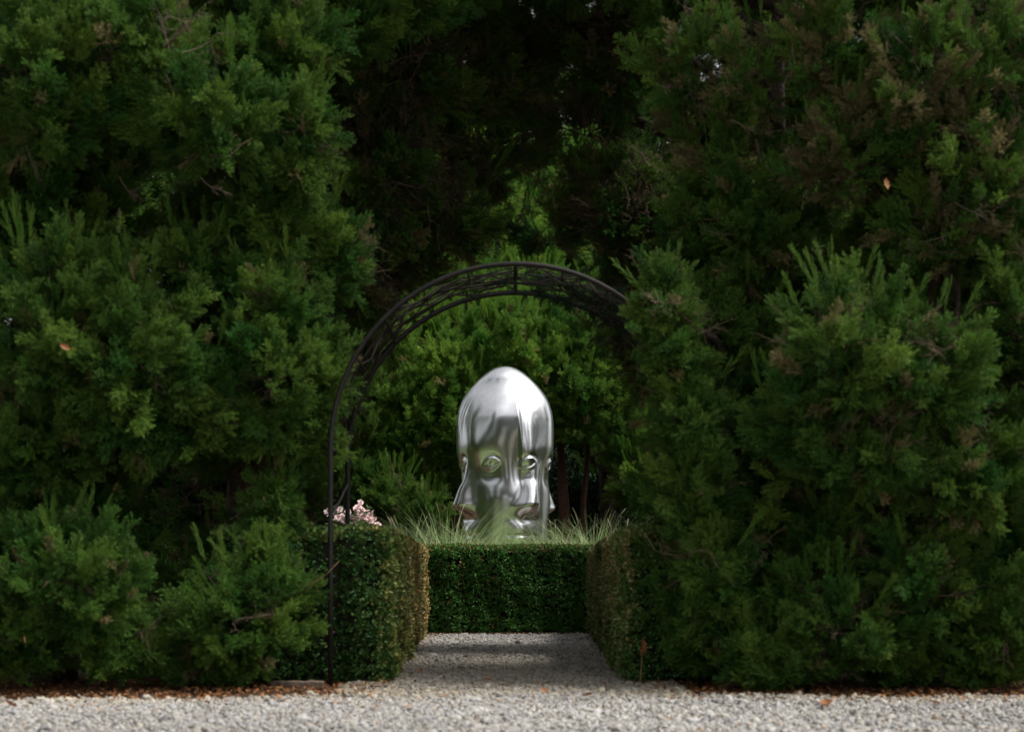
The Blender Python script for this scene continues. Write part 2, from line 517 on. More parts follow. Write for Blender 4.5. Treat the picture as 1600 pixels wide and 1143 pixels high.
# ------------------------------------------------------------------ clipped box hedges
def hedge(name, label, foot, H, seed, tint_fn, dens=1500, faces=None, ribs=0.0):
    """foot: corners of the plan, anticlockwise, relative to its centre; a twiggy core and a coat of leaf clusters"""
    r = np.random.default_rng(seed)
    foot = [Vector((x, y, 0)) for x, y in foot]
    cen = sum(foot, Vector()) / len(foot)
    root = thing(name, label, 'hedge', (cen.x, cen.y, 0), 'clipped box hedges along the path')
    loc = [f - cen for f in foot]
    V, F = [], []
    k = len(loc)
    for z, s in ((0.03, 0.09), (H * 0.5, 0.05), (H - 0.06, 0.06)):
        for i, f in enumerate(loc):
            a, b = (loc[i - 1] - f).normalized(), (loc[(i + 1) % k] - f).normalized()
            q = f + (a + b) * s
            V.append((q.x, q.y, z))
    for j in range(2):
        for i in range(k):
            F.append((j * k + i, j * k + (i + 1) % k, (j + 1) * k + (i + 1) % k, (j + 1) * k + i))
    F.append(tuple(2 * k + i for i in range(k)))
    link('inner_twigs', mesh('inner_twigs', V, F, M['core'], False), root)
    P, D, T = [], [], []
    def bulge(u, z):
        return 0.018 * np.sin(u * 9.0 + seed) + 0.014 * np.sin(u * 23 + z * 3 + seed) + 0.012 * np.sin(z * 11 + u * 4)
    for i in range(k):
        if faces is not None and i not in faces:
            continue
        a, b = loc[i], loc[(i + 1) % k]
        L = (b - a).length
        e = np.array((b - a) / L)
        nrm = np.array([e[1], -e[0], 0])
        n = int(L * H * dens)
        u, z = r.uniform(0, L, n), H * r.uniform(0.02, 1, n)
        lay = -np.abs(r.normal(0, 0.022, n))
        cr = np.minimum(np.minimum(u, L - u), 0.12)           # rounded corners
        rz = np.clip(z - (H - 0.09), 0, 0.09)
        rb = np.clip(0.10 - z, 0, 0.1)
        off = lay + bulge(u, z) - 0.35 * np.maximum(0, 0.12 - cr) ** 2 / 0.12 - 0.45 * rz ** 2 / 0.09 - 0.5 * rb ** 2 / 0.1
        if ribs:
            off += ribs * (np.abs(np.sin(u * 13 + 0.5 * np.sin(u * 5))) - 0.5)
        p = np.array(a)[None] + e[None] * u[:, None] + nrm[None] * off[:, None]
        p[:, 2] = z
        d = nrm[None] + r.normal(0, 0.45, (n, 3)) + np.array([0, 0, 0.35])
        P.append(p); D.append(d); T.append(tint_fn(i, u, z / H, L, r))
    # top
    xs, ys = [f.x for f in loc], [f.y for f in loc]
    n = int((max(xs) - min(xs)) * (max(ys) - min(ys)) * dens * 1.1)
    x, y = r.uniform(min(xs), max(xs), n), r.uniform(min(ys), max(ys), n)
    inside = np.ones(n, bool)
    edge = np.full(n, 9.0)
    for i in range(k):
        a, b = loc[i], loc[(i + 1) % k]
        dist = ((b.x - a.x) * (y - a.y) - (b.y - a.y) * (x - a.x)) / (b - a).length
        inside &= dist > 0.01
        edge = np.minimum(edge, dist)
    x, y, edge = x[inside], y[inside], edge[inside]
    n = len(x)
    z = H - np.abs(r.normal(0, 0.02, n)) + 0.010 * np.sin(x * 7 + y * 5) - 0.4 * np.maximum(0, 0.1 - edge) ** 2 / 0.1
    P.append(np.stack([x, y, z], 1)); D.append(np.array([0, 0, 1.0]) + r.normal(0, 0.45, (n, 3))); T.append(tint_fn(-1, x, y, 0, r))
    P, D, T = np.concatenate(P), np.concatenate(D), np.concatenate(T)
    n = len(P)
    f = scatter('foliage', BOX, P, eulers(D, r.uniform(0, 6.28, n)), r.uniform(0.8, 1.35, n), r.integers(0, 3, n), T, root)
    tag(f, kind='stuff')
    return root

GREEN = np.array([0.036, 0.115, 0.024])
OLIVE = np.array([0.17, 0.20, 0.045])
TAN = np.array([0.50, 0.30, 0.13])
def mixcol(a, b, t):
    t = np.clip(t, 0, 1)[:, None]
    return a[None] * (1 - t) + b[None] * t
def left_tint(i, u, z, L, r):
    n = len(u)
    if i == 1:                      # the face along the path: bronzed in upright streaks; sunlight at the far end put into the tint
        st = 0.5 + 0.5 * np.sin(u * 14 + np.sin(u * 3.7) * 2)
        f = -0.05 + 1.0 * (u / L) ** 1.1 * (0.45 + 0.55 * st) - 0.35 * np.clip(0.25 - z, 0, 1) * 2 + r.normal(0, 0.22, n)
        c = mixcol(OLIVE, TAN, f)
        g_ = np.clip(0.55 - u / L * 1.2 + r.normal(0, 0.25, n) - 0.4 * st, 0, 1)[:, None]
        c = c * (1 - g_) + GREEN[None] * g_
        return c * r.uniform(0.7, 1.2, (n, 1))
    c = mixcol(GREEN, OLIVE, np.clip(r.normal(0.12, 0.15, n) + (0.5 if i == -1 else 0), 0, 1))
    if i == 0:
        c = c * 0.9
    return c * r.uniform(0.7, 1.25, (n, 1))
def right_tint(i, u, z, L, r):
    n = len(u)
    if i == 3:
        st = 0.5 + 0.5 * np.sin(u * 12 + np.sin(u * 4.1) * 2)
        f = 0.05 + 0.6 * st * np.clip(z * 1.3, 0, 1) + r.normal(0, 0.22, n)
        c = mixcol(np.array([0.10, 0.17, 0.040]), np.array([0.34, 0.25, 0.10]), f)
        return c * r.uniform(0.7, 1.2, (n, 1))
    return left_tint(7 if i != -1 else -1, u, z, L, r)
def back_tint(i, u, z, L, r):
    n = len(u)
    c = mixcol(GREEN * 1.9, OLIVE, np.clip(r.normal(0.12, 0.16, n) + (0.15 if i == -1 else np.clip(z - 0.93, 0, 1) * 8), 0, 1))
    b = r.random(n) < (0.015 if i != -1 else 0.30)
    c[b] = TAN * 0.55
    return c * r.uniform(0.7, 1.25, (n, 1))

hedge('box_hedge', 'clipped box hedge with bronzed brown side, left of the gravel path', [(-1.75, 8.06), (-0.70, 8.06), (-0.875, 14.0), (-1.75, 14.0)], 0.90, 5, left_tint, 1700, (0, 1), 0.022)
hedge('box_hedge', 'clipped box hedge with olive streaks, right of the gravel path', [(0.65, 8.06), (1.75, 8.06), (1.75, 14.0), (0.79, 14.0)], 0.90, 6, right_tint, 1700, (0, 3), 0.02)
hedge('box_hedge', 'green box hedge across the path end in front of the head sculpture', [(-3.6, 14.12), (3.6, 14.12), (3.6, 14.85), (-3.6, 14.85)], 0.905, 7, back_tint, 1800, (0,))

# ------------------------------------------------------------------ steel head
def head_sculpture():
    Yc = 18.0
    s = Yc / FPX
    root = thing('head_sculpture', 'polished steel head with several faces standing behind the cross hedge', 'sculpture', (at(789, 0, Yc).x, Yc, 0))
    nt_, nv = 540, 440
    prof = np.array([(572.0, 0), (572.6, 6), (574.2, 14), (577, 20), (582, 28), (589, 36.5), (596, 44.5), (610, 57), (624, 66.5), (638, 71.0), (652, 73.4), (668, 73.0), (690, 71.3), (706, 70.4), (719, 69.8), (731, 69.4), (750, 68.6), (778, 67.2), (806, 66), (830, 65), (860, 63.5), (885, 62), (905, 55), (925, 50), (950, 50), (975, 52)])
    # samples along the profile's length, so that the crown is well resolved
    arc = np.concatenate([[0], np.cumsum(np.hypot(np.diff(prof[:, 0]), np.diff(prof[:, 1])))])
    q = np.linspace(0, arc[-1], nv)
    def smooth(a, k=9):
        pad = np.pad(a, k, mode='edge')
        return np.convolve(pad, np.ones(2 * k + 1) / (2 * k + 1), 'valid')
    v = np.interp(q, arc, prof[:, 0]); rad = np.interp(q, arc, prof[:, 1])
    r_s, v_s = smooth(rad, 7), smooth(v, 7)
    r_s[:8] = rad[:8] + (r_s[:8] - rad[:8]) * np.linspace(0, 1, 8); v_s[:8] = v[:8] + (v_s[:8] - v[:8]) * np.linspace(0, 1, 8)
    rad, v = r_s, v_s
    th = np.linspace(-180, 180, nt_, endpoint=False)
    TH, VV = np.meshgrid(th, v)
    RR = np.repeat(rad[:, None], nt_, 1)
    def dth(c):
        return (TH - c + 180) % 360 - 180
    def g(x, sg):
        return np.exp(-0.5 * (x / sg) ** 2)
    def step(x, a, b):
        t = np.clip((x - a) / (b - a), 0, 1)
        return t * t * (3 - 2 * t)
    D = np.zeros_like(RR)
    # brows: each forehead swells out towards its brow line and turns under it; the lines jump at the creases between the faces
    def brow_line(x):
        return np.interp(x, [-90, -74, -40, -22, -8, 4, 12, 15.5, 20.5, 26, 44, 70, 90], [704, 700, 698, 695, 687, 674, 664, 660, 710, 714, 702, 699, 704])
    ang = (TH + 90) % 180 - 90
    vb = brow_line(ang)
    x = VV - vb
    side = 0.5 + 0.5 * np.tanh((ang - 17.6) / 0.9)
    amp = 5.2 + 5.5 * g(ang + 36, 11) + 6.5 * g(ang - 29, 9)
    D += amp * np.where(x < 0, np.exp(-(np.abs(x) / 50) ** 1.6), np.exp(-(x / (31 + 10 * g(ang - 2, 14))) ** 2)) * step(VV, 585, 640)
    D -= 11.0 * np.exp(-((VV - 614) / 42) ** 2) * np.exp(-(ang / 58) ** 4) * step(VV, 580, 612)
    # faces: bridge angle, tip angle, mouth angle, eye angles
    faces = [(-50, -60, -56, (-64, -17)), (42, 28.5, 23, (28, 77)), (130, 120, 124, (116, 163)), (-138, -151.5, -157, (-152, -103))]
    for br, tip, mo, eyes in faces:
        t = np.clip((VV - 716) / 78, 0, 1)
        cen = br + (tip - br) * t
        ridge = (1.0 + 23.5 * t ** 1.05) * step(VV, 695, 735) * (1 - step(VV, 788, 813))
        width = 6.5 + 2.5 * t ** 1.5
        D += ridge * np.exp(-np.abs(dth(cen) / (width * 1.35)) ** 2.4)
        D += 3.5 * g(VV - 792, 8) * (g(dth(tip - 13), 5) + g(dth(tip + 13), 5)) * 0.8
        D -= 4 * g(VV - 812, 5) * g(dth(tip), 13)
        D += 3 * g(VV - 829, 8) * g(dth(mo), 10) + 2.5 * g(VV - 845, 8) * g(dth(mo), 9) - 2 * g(VV - 837.5, 1.8) * g(dth(mo), 13)
        D += 7 * g(VV - 882, 14) * g(dth(mo), 20) - 3 * g(VV - 861, 7) * g(dth(mo), 18)
        for e in eyes:
            D -= 4.0 * g(VV - 735, 13) * g(dth(e), 12)
            D -= 2.6 * g(VV - 752, 5.5) * g(dth(e + 1), 9)                      # the hollow under the eye
            u = np.radians(dth(e)) * 69
            ww = VV - 729 + 0.22 * u
            hh = 7.8 * np.clip(1 - np.abs(u / 13.2) ** 2.0, -1, 1)
            edge = np.abs(ww) - hh
            ins = 1 / (1 + np.exp(np.clip(edge / 0.8, -30, 30)))
            near = 0.5 - 0.5 * np.tanh((np.abs(u) - 14.2) / 1.5)
            D += near * 2.2 * g(edge, 1.6) * np.where(ww > 0, 1.1, 0.75) * g(u, 13)
            iris = np.hypot(u - 1.5, ww + 1.0)
            D += near * ins * (3.0 * g(np.hypot(u, ww), 8.0) - 0.5 * g(iris - 4.6, 0.9))
            D -= near * 1.3 * g(ww + 13.5 - 0.035 * u * u, 1.8) * g(u, 11)
    # the cheek that two faces share
    for c in (3, -177):
        D += 7.0 * np.where(VV < 783, g(VV - 783, 16), g(VV - 783, 55)) * np.exp(-np.abs(dth(c) / 31) ** 3)
        D += 1.0 * g(VV - 735, 14) * g(dth(c), 8)
    for c in (96, -84):
        D += 3.0 * np.where(VV < 783, g(VV - 783, 17), g(VV - 783, 28)) * np.exp(-np.abs(dth(c) / 20) ** 3)
    D += 2.2 * g(VV - 655, 14) * g(dth(-10), 8) - 1.6 * g(VV - 676, 16) * g(dth(-30), 6)
    for c0 in (-50, 130):
        for k in range(4):
            cr = c0 - 5.5 * k - 14 * np.clip((VV - 600) / 100, 0, 1)
            D -= (0.7 - 0.1 * k) * step(VV, 594, 612) * (1 - step(VV, 660 - 6 * k, 700)) * g(dth(cr), 1.4)
    fadeall = step(VV, 576, 600)
    RR = np.maximum(RR + D * fadeall, 0)
    X = RR * np.sin(np.radians(TH)) * s
    Yd = -RR * np.cos(np.radians(TH)) * s
    Zh = CAMZ + (HORIZON - VV) * s
    V = np.stack([X, Yd, Zh], 2).reshape(-1, 3)
    F = []
    for j in range(1, nv - 1):
        a = j * nt_
        for i in range(nt_):
            k = (i + 1) % nt_
            F.append((a + i, a + nt_ + i, a + nt_ + k, a + k))
    # crown closed by a fan
    V[0:nt_] = (0, 0, CAMZ + (HORIZON - 572.0) * s)
    for i in range(nt_):
        F.append((0, nt_ + i, nt_ + (i + 1) % nt_))
    me = mesh('head', V, F, M['steel'])
    link('head', me, root)
    pv, pf = [], []
    for z, r_ in ((-0.01, 0.85), (0.10, 0.85), (0.12, 0.83), (0.12, 0.0)):
        for k in range(48):
            pv.append((r_ * math.cos(k * math.pi / 24), r_ * math.sin(k * math.pi / 24), z))
    for j in range(3):
        for k in range(48):
            pf.append((j * 48 + k, j * 48 + (k + 1) % 48, (j + 1) * 48 + (k + 1) % 48, (j + 1) * 48 + k))
    link('plinth', mesh('plinth', pv, pf, M['plinth'], False), root)
head_sculpture()

# ------------------------------------------------------------------ ornamental grass
def grass_clump(px, Y, top, nbl, seed, label, spread=0.55):
    r = np.random.default_rng(seed)
    base = at(px, 0, Y)
    root = thing('ornamental_grass', label, 'grass', (base.x, Y, 0), 'fountain grass clumps at the foot of the sculpture')
    V, F, K = [], [], []
    for b in range(int(nbl * 2.3)):
        a = r.uniform(0, 6.283)
        rr = 0.16 * math.sqrt(r.random())
        p = np.array([rr * math.cos(a), rr * math.sin(a), 0])
        a2 = a + r.normal(0, 0.5)
        out = np.array([math.cos(a2), math.sin(a2), 0])
        ln = top * r.uniform(0.72, 1.28)
        lean = abs(r.normal(0.34, 0.30)) * spread / 0.55 + 0.04
        droop = r.uniform(0.2, 1.0)
        side = np.array([-out[1], out[0], 0])
        tw = r.normal(0, 0.6)
        side = side * math.cos(tw) + out * math.sin(tw)
        wd = r.uniform(0.0018, 0.0035)
        n = 7
        i0 = len(V)
        k = r.uniform(0.7, 1.25)
        base_c = np.array([0.24, 0.35, 0.14]) if r.random() < 0.76 else np.array([0.50, 0.50, 0.32])
        for j in range(n):
            t = j / (n - 1)
            ang = lean + droop * t * t * 1.7
            p2 = p + out * ln * t * math.sin(ang) * 0.9 + np.array([0, 0, ln * t * math.cos(ang * 0.75)])
            if p2[2] < 1.02:
                p2[1] = max(p2[1], 14.93 - Y)          # the hedge stands in the way
            w_ = wd * (1 - t ** 2.2) + 0.0004
            V.extend([p2 - side * w_, p2 + side * w_])
            c = base_c * k * (0.8 + 0.5 * t)
            K.extend([(*c, 1), (*c, 1)])
        for j in range(n - 1):
            F.append((i0 + 2 * j, i0 + 2 * j + 1, i0 + 2 * j + 3, i0 + 2 * j + 2))
    o = link('blades', mesh('blades', V, F, M['grass'], True, K), root)
    tag(o, kind='stuff')
    # a few seed plumes
    for k in range(r.integers(2, 5)):
        a = r.uniform(0, 6.283)
        o_ = Vector((math.cos(a), math.sin(a), 0)) * r.uniform(0.12, 0.34)
        pts = [Vector((0, 0, 0)) + o_ * 0.1, o_ * 0.45 + Vector((0, 0, top * 0.7)), o_ * 0.9 + Vector((0, 0, top * 1.04)), o_ * 1.05 + Vector((0, 0, top * 1.09)), o_ * 1.18 + Vector((0, 0, top * 1.13))]
        tube('plume', pts, [0.0015, 0.0015, 0.002, 0.0035, 0.001], M['grass_dry'], root, 5)
clumps = [
    (640, 15.5, 1.12, 1100, 'fountain grass clump at the left end, below the pink roses'),
    (700, 15.6, 1.24, 1100, 'fountain grass clump left of the steel head under its long nose'),
    (768, 15.5, 1.12, 1300, 'fountain grass clump directly in front of the steel head'),
    (872, 15.5, 1.08, 1100, 'fountain grass clump at the right foot of the steel head'),
    (925, 15.8, 1.2, 1200, 'fountain grass clump in front of the three bare trunks'),
    (972, 15.5, 1.1, 1000, 'fountain grass clump at the right end, against the dark cedar'),
    (820, 15.5, 0.95, 800, 'low fountain grass clump beneath the chin of the steel head'),
]
for i, (px, Y, top, nb, lab) in enumerate(clumps):
    grass_clump(px, Y, top, nb, 300 + i, lab)

# ------------------------------------------------------------------ iron arch over the path
def arch():
    Y0, Y1 = 7.90, 8.72
    Rr, spring, cx = 1.05, 1.345, 0.02
    root = thing('garden_arch', 'black iron garden arch over the gravel path between the cedars', 'garden arch', (cx, (Y0 + Y1) / 2, 0))
    o = Vector((cx, (Y0 + Y1) / 2, 0))
    def hoop_pts(Y, r_, z0=-0.02, n=40):
        pts = [Vector((cx - r_, Y, z0)), Vector((cx - r_, Y, spring * 0.5)), Vector((cx - r_, Y, spring - 0.05))]
        pts += [Vector((cx - r_ * math.cos(math.pi * k / n), Y, spring + r_ * math.sin(math.pi * k / n))) for k in range(n + 1)]
        pts += [Vector((cx + r_, Y, spring - 0.05)), Vector((cx + r_, Y, spring * 0.5)), Vector((cx + r_, Y, z0))]
        return pts
    tube('hoop', hoop_pts(Y0, Rr), 0.0145, M['iron'], root, 10, o)
    tube('hoop', hoop_pts(Y1, Rr), 0.016, M['iron'], root, 10, o)
    for f in (0.33, 0.67):
        pts = [Vector((cx - Rr * math.cos(math.pi * k / 40), Y0 + (Y1 - Y0) * f, spring + Rr * math.sin(math.pi * k / 40))) for k in range(41)]
        tube('wire', pts, 0.005, M['iron'], root, 6, o)
    for k in range(0, 13):
        a = math.pi * k / 12
        x, z = cx - Rr * math.cos(a), spring + Rr * math.sin(a)
        tube('crossbar', [(x, Y0, z), (x, Y1, z)], 0.011 if k % 3 == 0 else 0.005, M['iron'], root, 8, o)
    for sx in (-1, 1):
        for z in (0.30, 0.62, 0.94):
            tube('crossbar', [(cx + sx * Rr, Y0, z), (cx + sx * Rr, Y1, z)], 0.009, M['iron'], root, 8, o)
        tube('brace', [(cx + sx * Rr, Y0, 0.94), (cx + sx * Rr, Y1, 1.20)], 0.009, M['iron'], root, 8, o)
    # climber stems wound along the top
    r = np.random.default_rng(9)
    for k in range(44):
        a0 = r.uniform(0.05, 2.6) if k < 26 else r.uniform(1.6, 2.5)
        a1 = a0 + r.uniform(0.5, 1.2)
        y0, y1 = r.uniform(Y0, Y1, 2)
        pts = []
        for j in range(9):
            t = j / 8
            a = a0 + (a1 - a0) * t
            rr = Rr + 0.02 * math.sin(j * 2.1 + k) + r.normal(0, 0.012)
            pts.append((cx - rr * math.cos(a), y0 + (y1 - y0) * t + r.normal(0, 0.02), spring + rr * math.sin(a)))
        tube('climber_stem', pts, [0.008 - 0.0006 * j for j in range(9)], M['vine'], root, 5, o)
    n = 150
    a = np.clip(r.normal(2.1, 0.30, n), 0.2, 2.9)
    rr = Rr + r.normal(0.0, 0.02, n)
    p = np.stack([-rr * np.cos(a), r.uniform(Y0 + 0.1, Y1, n) - o.y, spring + rr * np.sin(a)], 1)
    f = scatter('climber_leaves', SPRAYS, p, eulers(r.normal(0, 1, (n, 3)), r.uniform(0, 6.28, n)), r.uniform(0.05, 0.12, n), r.integers(0, 3, n), np.array([[0.012, 0.035, 0.010]]) * r.uniform(0.6, 1.4, (n, 1)), root)
    tag(f, kind='stuff')
arch()

# ------------------------------------------------------------------ cedars
CEDAR_DK = np.array([0.020, 0.082, 0.011])
CEDAR_MD = np.array([0.044, 0.155, 0.016])
CEDAR_YL = np.array([0.150, 0.250, 0.034])
CEDAR_BR = np.array([0.20, 0.175, 0.075])

def cedar(name, label, base, height, trunk_r, lobes, seed, group, spray=0.195, per=225, brown=0.06, bare=0.04, yellow=0.27, tone=0.92, lean=(0, 0), sub=28, limb_every=1, inner=0.0, lead=0.35, extra=(), rise=0.0, bark='bark', skip=()):
    """lobes: (centre, (rx, ry, rz), density, brown share or None)"""
    r = np.random.default_rng(seed)
    bx, by = base
    root = thing(name, label, 'tree', (bx, by, 0), group)
    o = Vector((bx, by, 0))
    top = Vector((bx + lean[0], by + lean[1], height))
    tp = wander((bx, by, -0.05), top, 9, 0.03, seed)
    tube('trunk', tp, [trunk_r * (1.25 if i == 0 else 1 - 0.09 * i) for i in range(9)], M[bark], root, 10, o)
    def on_trunk(z):
        f = np.clip((z + 0.05) / (height + 0.05), 0, 1) * 8
        i = min(int(f), 7)
        return tp[i].lerp(tp[i + 1], f - i)
    n_limbs = len(lobes)
    if inner:
        for z in np.arange(0.55, height, 0.55):
            if any(a_ < z < b_ for a_, b_ in skip):
                continue
            q = on_trunk(z)
            lobes = lobes + [((q.x, q.y, z), (inner, inner * 0.9, 0.42), 0.75)]
    P, D, Z, T = [], [], [], []
    PB, DB, ZB, TB = [], [], [], []
    for li, lobe in enumerate(lobes):
        c, rd, dens, br = (list(lobe) + [None])[:4]
        c = np.array(c, float)
        rd = np.array(rd, float)
        br_ = brown if br is None else br
        if li % limb_every == 0 and li < n_limbs:
            s0 = on_trunk(max(0.25, c[2] - 0.35 - 0.25 * abs(c[0] - bx)))
            tube('limb', wander(s0, c, 7, 0.03, seed * 50 + li), [trunk_r * (0.42 - 0.05 * i) for i in range(7)], M['bark'], root, 6, o)
        nsub = int(sub * dens * max(0.6, (rd[0] * rd[2]) / 0.16) ** 0.8)
        k = np.arange(nsub) + 0.5
        ph = np.arccos(1 - 2 * k / nsub)
        az = math.pi * (1 + 5 ** 0.5) * k + r.uniform(0, 6.28)
        dirs = np.stack([np.sin(ph) * np.cos(az), np.sin(ph) * np.sin(az), np.cos(ph)], 1) + r.normal(0, 0.16, (nsub, 3))
        dirs = unit(dirs)
        for d in dirs:
            reach = r.uniform(0.78, 1.08)
            tip = c + d * rd * reach
            axis = unit(d * np.array([1, 1, 0.8]) + np.array([0, 0, 0.42 + rise + 0.2 * r.random()]))
            ln = spray * r.uniform(1.0, 1.9)
            root_p = tip - axis * ln
            m = max(4, int(per / 13 * r.uniform(0.7, 1.3)))
            t = r.random(m) ** 0.8
            a = unit(axis[None] + r.normal(0, 0.42, (m, 3)) * (1.15 - 0.5 * t[:, None]))
            P.append(root_p[None] + axis[None] * (t * ln * 0.8)[:, None] + r.normal(0, 0.035, (m, 3)))
            D.append(a)
            Z.append(spray * r.uniform(0.6, 1.1, m) * (1.05 - 0.25 * t))
            hue = np.clip(r.normal(yellow, 0.22) + r.normal(0, 0.12, m) + 0.18 * t, 0, 1)
            base_c = mixcol(CEDAR_DK * 0.6 + CEDAR_MD * 0.4, CEDAR_YL, hue)
            dead = r.random(m) < br_ * (1.6 if r.random() < 0.4 else 0.6)
            base_c[dead] = CEDAR_BR * r.uniform(0.7, 1.2)
            T.append(base_c * r.uniform(0.8, 1.2, (m, 1)) * tone)
        # slender leading shoots on top of the lobe
        m = max(3, int(nsub * lead))
        u_ = r.normal(0, 0.42, (m, 2))
        u_ *= np.minimum(1, 0.9 / np.maximum(np.linalg.norm(u_, axis=1, keepdims=True), 1e-6))
        zz = np.sqrt(np.maximum(0.05, 1 - (u_ ** 2).sum(1)))
        P.append(c[None] + np.concatenate([u_, zz[:, None]], 1) * rd[None] * 0.92)
        D.append(unit(np.concatenate([u_ * 0.75, np.ones((m, 1))], 1) + r.normal(0, 0.2, (m, 3))))
        Z.append(np.full(m, -1.0) * spray * r.uniform(0.8, 1.25, m))          # negative: drawn out thin
        T.append(mixcol(CEDAR_MD, CEDAR_YL, np.clip(r.normal(yellow + 0.25, 0.2, m), 0, 1)) * tone)
        # bare twigs inside the lobe
        nb = int(nsub * bare * 10)
        if nb:
            d = unit(r.normal(0, 1, (nb, 3)))
            PB.append(c[None] + d * rd[None] * r.uniform(0.05, 0.55, (nb, 1)))
            DB.append(unit(d + r.normal(0, 0.5, (nb, 3)) + np.array([0, 0, 0.2])))
            ZB.append(spray * r.uniform(0.9, 1.8, nb))
            TB.append(np.array([0.10, 0.070, 0.048])[None] * r.uniform(0.5, 1.5, (nb, 1)))
    P, D, Z, T = np.concatenate(P), np.concatenate(D), np.concatenate(Z), np.concatenate(T)
    low = P[:, 2] < 0.05
    P[low, 2] = 0.05 + r.random(low.sum()) * 0.1
    D[low & (D[:, 2] < 0), 2] *= -1
    D[:, 2] = np.where((P[:, 2] < 0.3) & (D[:, 2] < 0), 0.05, D[:, 2])
    n = len(P)
    Z = np.where((Z < 0)[:, None], np.abs(Z)[:, None] * np.array([[0.34, 0.34, 1.05]]), np.abs(Z)[:, None] * np.ones((1, 3)))
    f = scatter('crown', SPRAYS, P - np.array(o)[None], eulers(D, r.uniform(0, 6.28, n)), Z, r.integers(0, 4, n), T, root)
    tag(f, kind='stuff')
    for q, dr, sz in extra:
        PB.append(np.array([q]) + np.array([[0, 0.2, 0]])); DB.append(unit(np.array([dr], float))); ZB.append(np.array([sz * 0.6])); TB.append(np.array([[0.11, 0.08, 0.06]]))
    if PB:
        PB, DB, ZB, TB = map(np.concatenate, (PB, DB, ZB, TB))
        keep = PB[:, 2] > 0.2
        PB, DB, ZB, TB = PB[keep], DB[keep], ZB[keep], TB[keep]
        n2 = len(PB)
        f2 = scatter('bare_twigs', DEAD, PB - np.array(o)[None], eulers(DB, r.uniform(0, 6.28, n2)), ZB, r.integers(0, 3, n2), TB, root)
        tag(f2, kind='stuff')
    return n

def L(px, py, Y, rx, ry, depth=None, dens=1.0, brown=None):
    """a lobe of foliage: centre pixel, distance, half sizes in pixels"""
    k = Y / FPX
    q = 0.92 if Y < 10 else 1.0
    return (at(px, py, Y), (q * rx * k, (depth if depth else q * (rx + ry) * 0.5 * k), q * ry * k), dens, brown)

total = 0
NEAR = 'cedars flanking the arch'
total += cedar('cedar_tree', 'dark green cedar filling the left edge of the picture', (-2.75, 8.3), 5.2, 0.13, [
    L(110, 905, 7.5, 135, 115), L(20, 980, 7.6, 110, 90), L(190, 1010, 7.65, 80, 55),
    L(80, 500, 7.6, 130, 150), L(210, 560, 7.7, 130, 160), L(60, 680, 7.8, 120, 110), L(-40, 780, 7.9, 110, 140),
    L(60, 130, 7.7, 150, 150), L(0, 330, 8.2, 110, 110), L(60, -110, 7.9, 160, 130), L(-120, 300, 8.2, 150, 300),
    L(-140, 850, 8.1, 160, 200), L(-20, -330, 8.2, 230, 180),
], 1001, NEAR, inner=0.62, extra=[(at(15, 60, 7.2), (0.2, 0, -1), 0.4), (at(20, 210, 7.4), (0.5, -0.1, -0.8), 0.4), (at(170, 260, 7.5), (0.3, 0, -1), 0.4)], bare=0.02, brown=0.025)
total += cedar('cedar_tree', 'dark green cedar hugging the left post of the arch', (-1.72, 8.75), 5.4, 0.12, [
    L(365, 960, 7.75, 110, 105), L(425, 935, 7.85, 75, 110), L(330, 1040, 7.8, 90, 40), L(430, 790, 8.1, 45, 50),
    L(300, 620, 7.9, 120, 100), L(420, 590, 8.0, 115, 130), L(500, 610, 8.2, 48, 130), L(430, 470, 8.0, 100, 80),
    L(300, 420, 8.0, 100, 60), L(520, 390, 8.3, 60, 90), L(420, 330, 8.1, 80, 65), L(470, 210, 8.0, 65, 110),
    L(330, 170, 7.7, 140, 95), L(230, 60, 7.7, 130, 80), L(430, 60, 8.0, 110, 90), L(360, -90, 8.1, 170, 110),
    L(560, 20, 8.6, 90, 75), L(650, -10, 8.7, 80, 60), L(700, -90, 8.9, 150, 90), L(760, -220, 8.5, 190, 100), L(660, -160, 9.6, 190, 110), L(750, -60, 9.8, 130, 70), L(330, -330, 8.4, 210, 180),  # lobes above the frame over the path: a roof added to block light
], 1002, NEAR, inner=0.45, skip=[(0.9, 1.6)], extra=[(at(240, 50, 7.1), (0.7, -0.1, 0.7), 0.55), (at(255, 70, 7.1), (-0.4, -0.1, 1), 0.5), (at(270, 60, 7.1), (0.9, 0, 0.1), 0.45), (at(380, 200, 7.3), (-0.8, 0, -0.3), 0.35), (at(300, 260, 7.3), (0.4, -0.2, -0.8), 0.35), (at(370, 740, 8.2), (0.6, 0, 0.5), 0.5), (at(350, 800, 8.2), (0.8, 0, 0.3), 0.5)], bare=0.03, brown=0.03)
